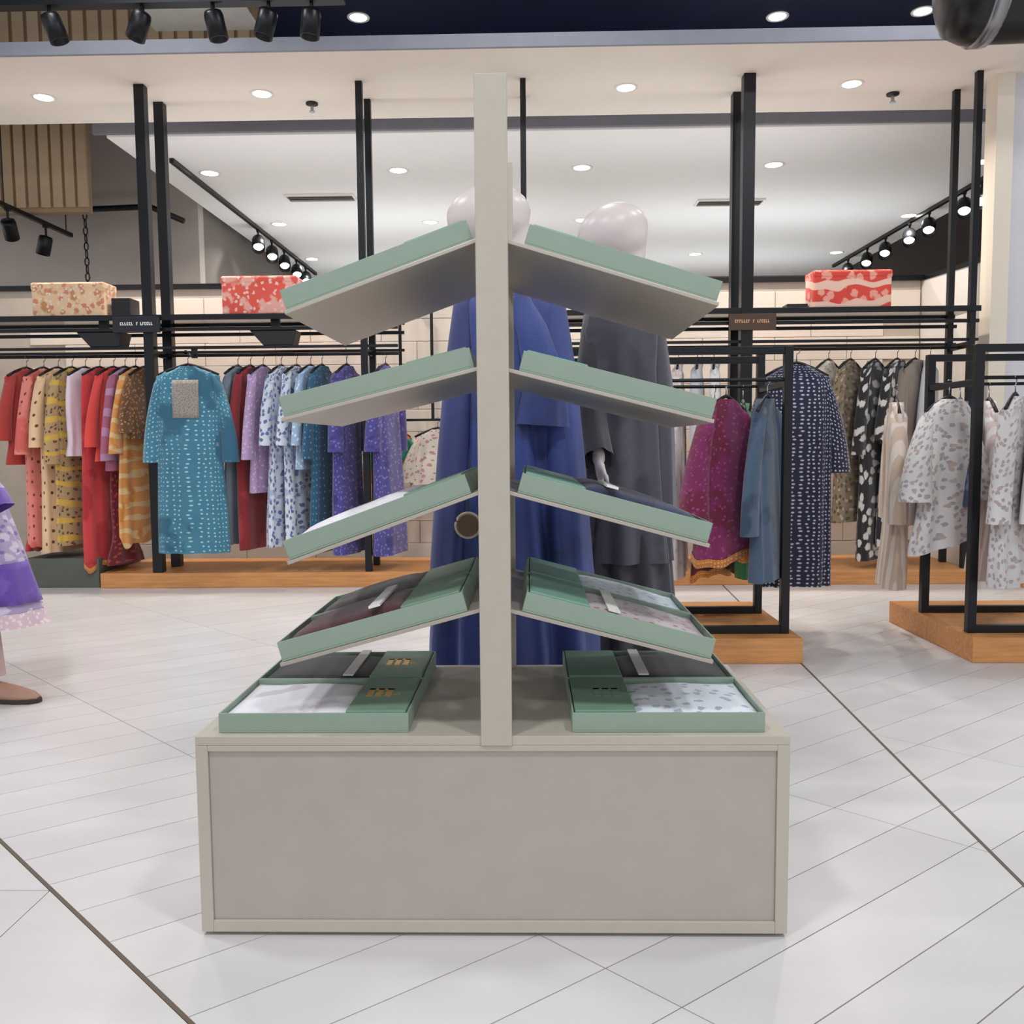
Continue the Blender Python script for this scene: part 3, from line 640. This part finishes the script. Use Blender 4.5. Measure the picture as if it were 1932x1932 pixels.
# ------------------------------------------------------------------ free-standing racks
def floor_rack(label, blabel, x0, x1, bx0, bx1):
    b = thing('oak_platform', blabel, 'wooden base', (bx0, 4.1, 0))
    for k in (0, 1): obj('plank', MB().box(0, bx1-bx0, .485*k, .485*k+.48, 0, .12), WOOD, b, False, .004)
    t = thing('floor_rack', label, 'clothes rack', (x0, 4.22, .12))
    for y in (0, .5):
        for x in (0, x1-x0): obj('upright', MB().box(x-.02, x+.02, y-.02, y+.02, 0, 1.37), BLACK, t, False, .002)
        obj('top_rail', MB().box(.02, x1-x0-.02, y-.018, y+.018, 1.335, 1.37), BLACK, t, False, .002)
        obj('bottom_rail', MB().box(.02, x1-x0-.02, y-.018, y+.018, 0, .036), BLACK, t, False, .002)
        obj('hanging_rail', MB().tube([(.02, y, 1.215), (x1-x0-.02, y, 1.215)], .009, 10), BLACK, t)
    for x in (0, x1-x0): obj('side_rail', MB().box(x-.015, x+.015, .02, .48, 1.18, 1.21), BLACK, t, False, .002)
    return t
floor_rack('black floor rack of magenta and navy garments behind the display stand', 'oak plank base under the black rack behind the display stand', .10, 1.22, .02, 1.277)
floor_rack('black floor rack of white floral garments at the right edge', 'oak plank base under the black rack at the right edge', 2.11, 3.4, 2.067, 3.5)
HR = 1.335
GA, GBK = 'garments on the rack behind the stand', 'garments on the right edge rack'
f_mg = F('magenta_cloth', '8a2a62', [('blobs', '7a2040', 5, .52), ('flowers', 'a84a86', 30, .18)]); f_bg = F('blue_grey_cloth', '4a6078', [('blobs', '33485f', 5, .55)]); f_nd = F('navy_dots', '1c1d38', [('dots', 'b9bcd0', 46, .26)])
f_dr = F('dark_wine', '4c1620', [('blobs', '6a2430', 6, .55)]); f_grn = F('green_cloth', '2a7a44')
f_wf = F('white_grey_floral', 'd6d2d0', [('flowers', 'a39ea4', 24, .26), ('flowers', 'b8a49e', 18, .22)]); f_wf2 = F('white_plain', 'dcdad8'); f_den = F('denim_blue', '3d4a68', [('blobs', '6a7a98', 7, .55)])
for i, (kd, lab, x, y, L, rz, m_, ex) in enumerate([
 ('kurta', 'cream narrow kurta on the rack behind the stand', .60, 4.72, .95, 1.35, f_cr2, dict(thick=.04, slim=True)), ('kurta', 'white flowered kurta next to the magenta one', .76, 4.72, 1.0, 1.35, f_wh, dict(thick=.05, slim=True)),
 ('kurta', 'magenta kurta with orange braid hems on the rack behind the stand', .93, 4.22, .86, .62, f_mg, dict(trim=f_trim, thick=.055, sleeve=.5, sflare=.08, flare=.2, W=.15, hemvar=.02)),
 ('kurta', 'dark wine kurta with orange braid below the magenta one', .98, 4.72, 1.0, 1.1, f_dr, dict(trim=f_trim, thick=.055, hemvar=.02, slim=True)),
 ('tunic', 'blue grey tunic in front of the navy dotted dress', 1.125, 4.22, .95, 1.0, f_bg, dict(thick=.04, sleeve=.55, slim=True, amp=.007, W=.15, flare=.18)),
 ('tunic', 'green tunic mostly hidden behind the rack upright', 1.13, 4.72, 1.0, 1.4, f_grn, dict(thick=.035, sleeve=.3, slim=True, amp=.006)),
 ]): garment(kd, lab, (x, y, HR), rz, m_, L=L, seed=70+i, group=GA, hname=lab, **dict(dict(sleeve=.45, W=.18, flare=.22, amp=.008), **ex))
garment('dress', 'long navy dress with white dots hung face-out at the rack end', (1.45, 4.86, 1.545), .05, f_nd, L=1.30, W=.185, flare=.2, thick=.055, sleeve=.5, group=GA, amp=.012, folds=8, sflare=.065, hname='long navy dotted dress')
t = thing('face_out_arm', 'black face-out arm at the end of the rack behind the stand', 'rack arm', (1.22, 4.72, 1.49)); obj('arm', MB().tube([(0, 0, .0), (0, .13, .055), (.27, .14, .055)], .007, 8), BLACK, t, True); obj('clip', MB().box(-.02, .02, -.02, .02, -.0, .02), BLACK, t)
for i, (kd, lab, x, y, L, rz, m_, ex) in enumerate([
 ('kurta', 'beige striped kurta at the left end of the right edge rack', 1.97, 4.80, 1.08, 1.3, f_bei, dict(thick=.05, sleeve=.55, W=.15, flare=.19, slim=True)),
 ('jacket', 'dark denim blue jacket at the rear of the right edge rack', 2.27, 4.72, .62, 1.3, f_den, dict(thick=.045, sleeve=.45, slim=True)),
 ('kurta', 'white kurta with grey flowers and a wide slanting sleeve', 2.09, 4.46, .82, .35, f_wf, dict(thick=.05, sleeve=.42, sflare=.085, W=.15, flare=.2, hemslant=.05)),
 ('kurta', 'white kurta with grey flowers behind the right rack upright', 2.285, 4.22, .98, .85, f_wf, dict(thick=.05, sleeve=.5, flare=.2, W=.17, slim=True)),
 ('tunic', 'plain white tunic at the right edge of the photo', 2.44, 4.22, .72, .85, f_wf2, dict(thick=.05, sleeve=.5, W=.17, flare=.2, slim=True)),
 ('kurta', 'pale pink kurta hanging behind the plain white tunic', 2.42, 4.72, 1.02, 1.3, f_pk, dict(thick=.05, slim=True)),
 ]): garment(kd, lab, (x, y, HR), rz, m_, L=L, seed=90+i, group=GBK, hname=lab, **dict(dict(sleeve=.45, W=.19, flare=.22, amp=.008), **ex))

# ------------------------------------------------------------------ figures
def remeshed(name, mb, m, parent, vox=.008, smooth=6):
    o = obj(name, mb, m, parent, True); r = o.modifiers.new('r', 'REMESH'); r.mode = 'VOXEL'; r.voxel_size = vox; r.use_smooth_shade = True
    s = o.modifiers.new('s', 'SMOOTH'); s.iterations = smooth; s.factor = .5; return o
def hand(mb, wrist, down, side, fwd, sc_=1.0, curl=.35):
    """palm with four fingers and a thumb; down: from wrist to fingertips, side: towards the thumb, fwd: palm normal"""
    w_, d, s, f = Vector(wrist), Vector(down).normalized(), Vector(side).normalized(), Vector(fwd).normalized()
    def P(a, b, c): return w_ + sc_*(a*d + b*s + c*f)
    mb.tube([P(-.02,0,0), P(.02,0,0)], [.026*sc_, .026*sc_], 10)
    for b in (-.027, -.009, .009, .027): mb.tube([P(.0,b*.7,0), P(.045,b,0), P(.092,b*1.05,.004)], [.014*sc_, .0155*sc_, .012*sc_], 8)
    for b, l in ((-.031,.062), (-.0105,.076), (.0105,.082), (.031,.072)):
        mb.tube([P(.088,b,.004), P(.088+l*.4,b*1.08,.004+l*.12*curl*2), P(.088+l*.72,b*1.1,.004+l*.42*curl*2), P(.088+l*.92,b*1.1,.004+l*.8*curl*2)], [.0105*sc_, .010*sc_, .0095*sc_, .0075*sc_], 8)
    mb.tube([P(.02,.025,.004), P(.05,.052,.012), P(.075,.064,.022), P(.098,.066,.03)], [.015*sc_, .0125*sc_, .011*sc_, .0085*sc_], 8)
SKIN_M = mat('mannequin_shell', 'd9cfcb', .35, 0, .02, 6)
def drape(rings, n=72, k=9, ph=0, k2=14):
    """rings: z, cx, cy, rx, ry, fold amplitude"""
    out = []
    for z, cx, cy, rx, ry, am in rings:
        r = []
        for i in range(n):
            a = 2*PI*i/n; g = am*(math.sin(k*a+ph+z*1.3)+.5*math.sin(k2*a-ph*2+z*2))
            c, s = math.cos(a), math.sin(a)
            r.append((cx+(rx+g)*math.copysign(abs(c)**.9, c), cy+(ry+g)*math.copysign(abs(s)**.9, s), z))
        out.append(r)
    return out
def dense(rings, f=4):
    out = []
    for a, b in zip(rings, rings[1:]):
        for q in range(f): u = q/f; out.append(tuple(x+(y-x)*u for x, y in zip(a, b)))
    return out+[rings[-1]]
def sleeve_mesh(pts, rads, n=24, k=6, ph=0, amp=.08):
    mb = MB(); pts = [Vector(p) for p in pts]; rings = []
    for q, p in enumerate(pts):
        t_ = (pts[min(q+1, len(pts)-1)]-pts[max(q-1, 0)]).normalized(); a = t_.cross(Vector((0, 1, 0))).normalized(); b = t_.cross(a)
        rx, ry = rads[q]; u = q/(len(pts)-1)
        rings.append([tuple(p+a*rx*math.cos(g)*(1+amp*u*math.sin(k*g+ph))+b*ry*math.sin(g)*(1+amp*u*math.sin(k*g+ph+1))) for g in [2*PI*i/n for i in range(n)]])
    return mb.loft(rings, True, False)
def interp(pts, f=4):
    return [tuple(Vector(a)+(Vector(b)-Vector(a))*(q/f)) for a, b in zip(pts, pts[1:]) for q in range(f)]+[tuple(pts[-1])]
def mannequin(label, loc, rz, look, ht=1.0, arms=None):
    """look: direction (x sign) the egg-shaped head tilts to. Body is one continuous shell."""
    t = thing('mannequin', label, 'mannequin', loc, rz)
    mb = MB(); s = ht
    hx, hr, hz, ta = look
    mb.ell((hx*s, -.0, 1.70*s), (hr*s, .088*s, .092*s), 24, 14, RY(ta)); mb.ell(((hx+hr*.25)*s, 0, 1.685*s), (hr*.72*s, .08*s, .085*s), 20, 12, RY(ta))
    mb.tube([((hx*.3+.035)*s, .012, 1.65*s), (.02*s, .012, 1.56*s), (0, .0, 1.47*s)], [.056*s, .05*s, .055*s], 14)
    mb.ell((0, 0, 1.36*s), (.13*s, .075*s, .13*s), 20, 12); mb.ell((0, 0, 1.2*s), (.10*s, .07*s, .22*s), 20, 12); mb.ell((0, 0, .97*s), (.125*s, .085*s, .13*s), 20, 12)
    for sd in (-1, 1):
        ap = arms[0 if sd < 0 else 1]; mb.tube(ap, [.036, .034, .028, .022], 12); wr = Vector(ap[-1])
        hand(mb, wr, (wr-Vector(ap[-2])).normalized()*.5+Vector((0, 0, -1)), (0, -1, -.1), (-sd, 0, 0), .95, .25)
        mb.tube([(sd*.08, 0, .92*s), (sd*.085, 0, .5*s), (sd*.085, .01, .1*s), (sd*.085, -.03, .05)], [.085, .06, .038, .035], 12); mb.tube([(sd*.085, .03, .045), (sd*.09, -.13, .035)], [.035, .028], 10)
    remeshed('body', mb, SKIN_M, t, .009)
    b = obj('base_plate', MB().cyl(.19, 0, .008, 40), CHROME, t); obj('support_rod', MB().cyl(.009, .008, .35*s, 10, T(.085, .05, 0)), CHROME, t)
    return t
# blue mannequin, facing away to the right
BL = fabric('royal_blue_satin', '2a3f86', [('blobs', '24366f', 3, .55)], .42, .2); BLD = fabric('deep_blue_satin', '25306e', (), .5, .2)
mq = mannequin('mannequin with a pale egg-shaped head in a long royal blue robe', (-.065, 2.92, 0), 0, (-.062, .132, 0, -.1), 1.05, [[(sd*.06, 0, 1.52), (sd*.12, 0, 1.48), (sd*.15, -.015, 1.2), (sd*.165, -.03, .97)] for sd in (-1, 1)])
rr = dense([(1.60,0,0,.075,.07,.001),(1.565,0,0,.13,.085,.003),(1.49,0,0,.17,.12,.006),(1.30,0,0,.165,.14,.008),(1.05,0,0,.18,.16,.014),(.75,0,0,.235,.18,.02),(.40,0,0,.265,.2,.024),(.06,0,0,.27,.22,.028)], 5)
obj('robe', MB().loft(drape(rr, 96, 9, .4), False, False), BL, mq, True)
for sd in (-1, 1):
    p = interp([(sd*.12, 0, 1.53), (sd*.15, -.02, 1.28), (sd*.168, -.05, 1.0), (sd*.195, -.08, .52)], 4)
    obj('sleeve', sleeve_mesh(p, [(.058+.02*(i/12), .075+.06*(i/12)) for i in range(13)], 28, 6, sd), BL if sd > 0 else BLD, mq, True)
col = obj('collar', MB().loft(drape(dense([(1.60,0,0,.062,.06,0),(1.56,0,0,.082,.075,.002),(1.50,.0,-.01,.13,.095,.004)], 3), 48, 5), False, False), BL, mq, True)
fl = sleeve_mesh(interp([(.02,-.13,1.52),(.07,-.16,1.40),(.11,-.17,1.24),(.10,-.175,1.10)], 4), [(.03+.05*(i/12), .02+.015*(i/12)) for i in range(13)], 24, 5, 2, .12)
obj('scarf', fl, BL, mq, True)
g = thing('round_charm', 'small round brown charm with a pale rim on the blue robe', 'charm', (-.19, 2.655, .80)); obj('disc', MB().cyl(.034, -.008, .008, 24, RX(PI/2)), mat('charm_brown', '6a5540', .5), g, False, .002)
obj('rim', MB().tube([(.036*math.cos(a), 0, .036*math.sin(a)) for a in [2*PI*i/24 for i in range(25)]], .006, 8, False), mat('charm_rim', 'b9a894', .4), g, True)
obj('cord', MB().tube([(0, 0, .038), (.0, .03, .12), (.005, .06, .2)], .003, 6), BLACKP, g)
# grey mannequin
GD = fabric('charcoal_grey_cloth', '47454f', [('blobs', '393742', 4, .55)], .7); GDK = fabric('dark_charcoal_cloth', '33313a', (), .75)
mg = mannequin('mannequin with a pale egg-shaped head in a charcoal grey layered outfit', (.335, 3.2, 0), 0, (-.035, .122, 0, -.3), 1.055, [[(-.05, 0, 1.50), (-.10, 0, 1.47), (-.125, -.04, 1.22), (-.10, -.16, 1.0)], [(.05, 0, 1.50), (.10, 0, 1.47), (.125, 0, 1.22), (.135, .01, 1.0)]])
rr = dense([(1.55,0,0,.075,.07,.001),(1.515,0,0,.13,.08,.003),(1.44,0,0,.15,.105,.006),(1.30,0,0,.14,.12,.006),(1.0,0,0,.15,.13,.008),(.75,0,0,.165,.14,.012),(.62,0,0,.175,.145,.014)], 5)
obj('jacket', MB().loft(drape(rr, 84, 8, 1.2), False, False), GD, mg, True)
rr = dense([(.95,0,0,.13,.11,.006),(.6,0,0,.165,.135,.014),(.3,0,0,.185,.15,.018),(.06,0,0,.205,.165,.02)], 5)
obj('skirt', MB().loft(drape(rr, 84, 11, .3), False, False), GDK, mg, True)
for sd in (-1, 1):
    p = interp([(sd*.09, 0, 1.495), (sd*.125, -.005 if sd > 0 else -.03, 1.25), (-.112, -.10, 1.08), (-.100, -.165, .985)] if sd < 0 else [(.09, 0, 1.495), (.125, 0, 1.25), (.132, .005, 1.08), (.14, .01, .80)], 4)
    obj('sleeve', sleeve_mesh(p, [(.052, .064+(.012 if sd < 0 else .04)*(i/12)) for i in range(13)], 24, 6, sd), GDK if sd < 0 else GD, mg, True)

# walking person at the left edge
pt = thing('person', 'person in a lavender printed kurta and pink trousers walking past at the left edge', 'person', (-2.41, 3.6, 0))
pb = MB(); SK = mat('skin', 'b98a72', .55, 0, .04, 10)
pb.ell((.02, 0, 1.50), (.088, .072, .112), 20, 14); pb.ell((.055, 0, 1.455), (.05, .05, .06), 14, 10)                       # skull, jaw
pb.ell((.108, 0, 1.485), (.018, .013, .022), 10, 8, RY(.4)); pb.ell((.1, 0, 1.445), (.012, .022, .007), 10, 6); pb.ell((.097, 0, 1.515), (.012, .045, .01), 10, 6)   # nose, lips, brow
for sd in (-1, 1): pb.ell((.01, sd*.075, 1.485), (.02, .01, .03), 10, 8)
pb.tube([(.015, 0, 1.45), (0, 0, 1.36), (0, 0, 1.3)], [.048, .046, .06], 14)
pb.tube([(0, 0, 1.32), (0, 0, 1.2), (.01, 0, 1.02), (0, 0, .86), (0, 0, .78)], [.08, .12, .105, .125, .12], 16)
for sd, sw in ((-1, 1), (1, -1)):
    pb.tube([(0, sd*.06, 1.29), (0, sd*.165, 1.26), (.10 if sw > 0 else -.02, sd*.195, 1.03), (.22 if sw > 0 else -.08, sd*.19, .82)], [.052, .047, .038, .025], 12)
    hand(pb, (.222 if sw > 0 else -.085, sd*.19, .81), (.1 if sw > 0 else -.35, 0, -1), (1, 0, .3), (0, -sd, 0), .92, .5)
pb.tube([(0, -.075, .80), (.12, -.075, .44), (.17, -.075, .09)], [.085, .06, .036], 12); pb.tube([(.155, -.075, .06), (.295, -.08, .035)], [.034, .03], 10)
pb.tube([(0, .075, .80), (-.1, .075, .44), (-.3, .075, .14)], [.085, .06, .036], 12); pb.tube([(-.31, .075, .12), (-.2, .078, .035)], [.034, .03], 10)
remeshed('body', pb, SK, pt, .0075)
for dy in (-.028, .028): obj('eye', MB().ell((.097, dy, 1.495), (.01, .012, .008), 12, 8), mat('eye_dark', '2a1e1a', .2), pt, True)
obj('hair', MB().ell((-.015, 0, 1.535), (.09, .084, .095), 20, 12).ell((-.09, 0, 1.44), (.04, .06, .13), 16, 10), mat('black_hair', '1a1512', .5, 0, .2, 30), pt, True)
LV = fabric('lavender_floral', 'b7a6cc', [('flowers', 'ded4e8', 16, .3), ('flowers', '8f78b8', 24, .2)]); PU = fabric('violet_band', '6a48a8', [('blobs', '7c5ab8', 9, .55)]); PKT = fabric('pink_lace', 'e6c9d2', [('flowers', 'f4e6ea', 40, .3)])
rr = dense([(1.335,0,0,.075,.085,.001),(1.29,0,0,.1,.15,.003),(1.2,0,0,.135,.18,.005),(1.0,.01,0,.135,.165,.006),(.84,.01,0,.17,.185,.01),(.6,.015,0,.235,.235,.018),(.36,.02,0,.29,.28,.024)], 5)
kt = drape(rr, 84, 7, .9); obj('kurta', MB().loft(kt, False, False), LV, pt, True)
obj('hem_lace', MB().loft(drape([(.365,.02,0,.293,.283,.024),(.335,.02,0,.30,.29,.026),(.305,.02,0,.31,.298,.03)], 84, 7, .9), False, False), PKT, pt, True)
vb = [[(x*1.012+.004, y*1.015, z) for x, y, z in r[-6:]+r[:5]] for r in drape(dense([(.57,.016,0,.244,.244,.018),(.40,.02,0,.283,.274,.023)], 6), 84, 7, .9)]
vf = [(k*11+i, k*11+i+1, k*11+i+12, k*11+i+11) for k in range(len(vb)-1) for i in range(10)]
o = obj('violet_border', MB().add([p for r in vb for p in r], vf), PU, pt, True); q = o.modifiers.new('s', 'SOLIDIFY'); q.thickness = .004; q.offset = 1
for sd, sw in ((-1, 1), (1, -1)):
    p = interp([(0, sd*.14, 1.27), (.12 if sw > 0 else -.02, sd*.2, 1.04), (.25 if sw > 0 else -.06, sd*.195, .84 if sw > 0 else .86)], 6)
    obj('sleeve', sleeve_mesh(p, [(.06+.035*(i/12), .06+.03*(i/12)) for i in range(13)], 22, 5, sd), LV, pt, True)
    p2 = interp([(.245 if sw > 0 else -.058, sd*.195, .845 if sw > 0 else .865), (.275 if sw > 0 else -.08, sd*.195, .785 if sw > 0 else .80)], 4)
    obj('cuff', sleeve_mesh(p2, [(.1, .094)]*5, 22, 5, sd), PU, pt, True)
obj('trousers', sleeve_mesh(interp([(0,-.075,.8),(.12,-.075,.44),(.17,-.075,.1)], 5), [(.1-.035*(i/10), .1-.035*(i/10)) for i in range(11)], 22, 5, 1), fabric('dusty_pink_cloth', 'cdb0ac'), pt, True)
obj('trousers', sleeve_mesh(interp([(0,.075,.8),(-.1,.075,.44),(-.3,.075,.15)], 5), [(.1-.035*(i/10), .1-.035*(i/10)) for i in range(11)], 22, 5, 1), fabric('dusty_pink_cloth', 'cdb0ac'), pt, True)
SHOE = mat('tan_shoe', 'b08a76', .5); SOLE = mat('dark_sole', '3a2c26', .6)
def shoe(M):
    up_ = [[(x+ (0), wdt*math.cos(a), .018+max(0, h*math.sin(a))) for a in [2*PI*i/16 for i in range(16)]] for x, wdt, h in ((-.05,.028,.05),(0,.036,.062),(.06,.04,.058),(.13,.044,.045),(.185,.036,.03),(.215,.016,.012))]
    o = obj('shoe', MB().loft(up_, True, True, M), SHOE, pt, True)
    obj('sole', MB().prism([(-.06,-.026),(0,-.038),(.13,-.046),(.19,-.038),(.222,-.012),(.222,.012),(.19,.038),(.13,.046),(0,.038),(-.06,.026)], 0, .02, M), SOLE, o, False, .004)
shoe(T(.17, -.075, 0) @ RZ(-.1)); shoe(T(-.30, .075, .1) @ RY(.75))
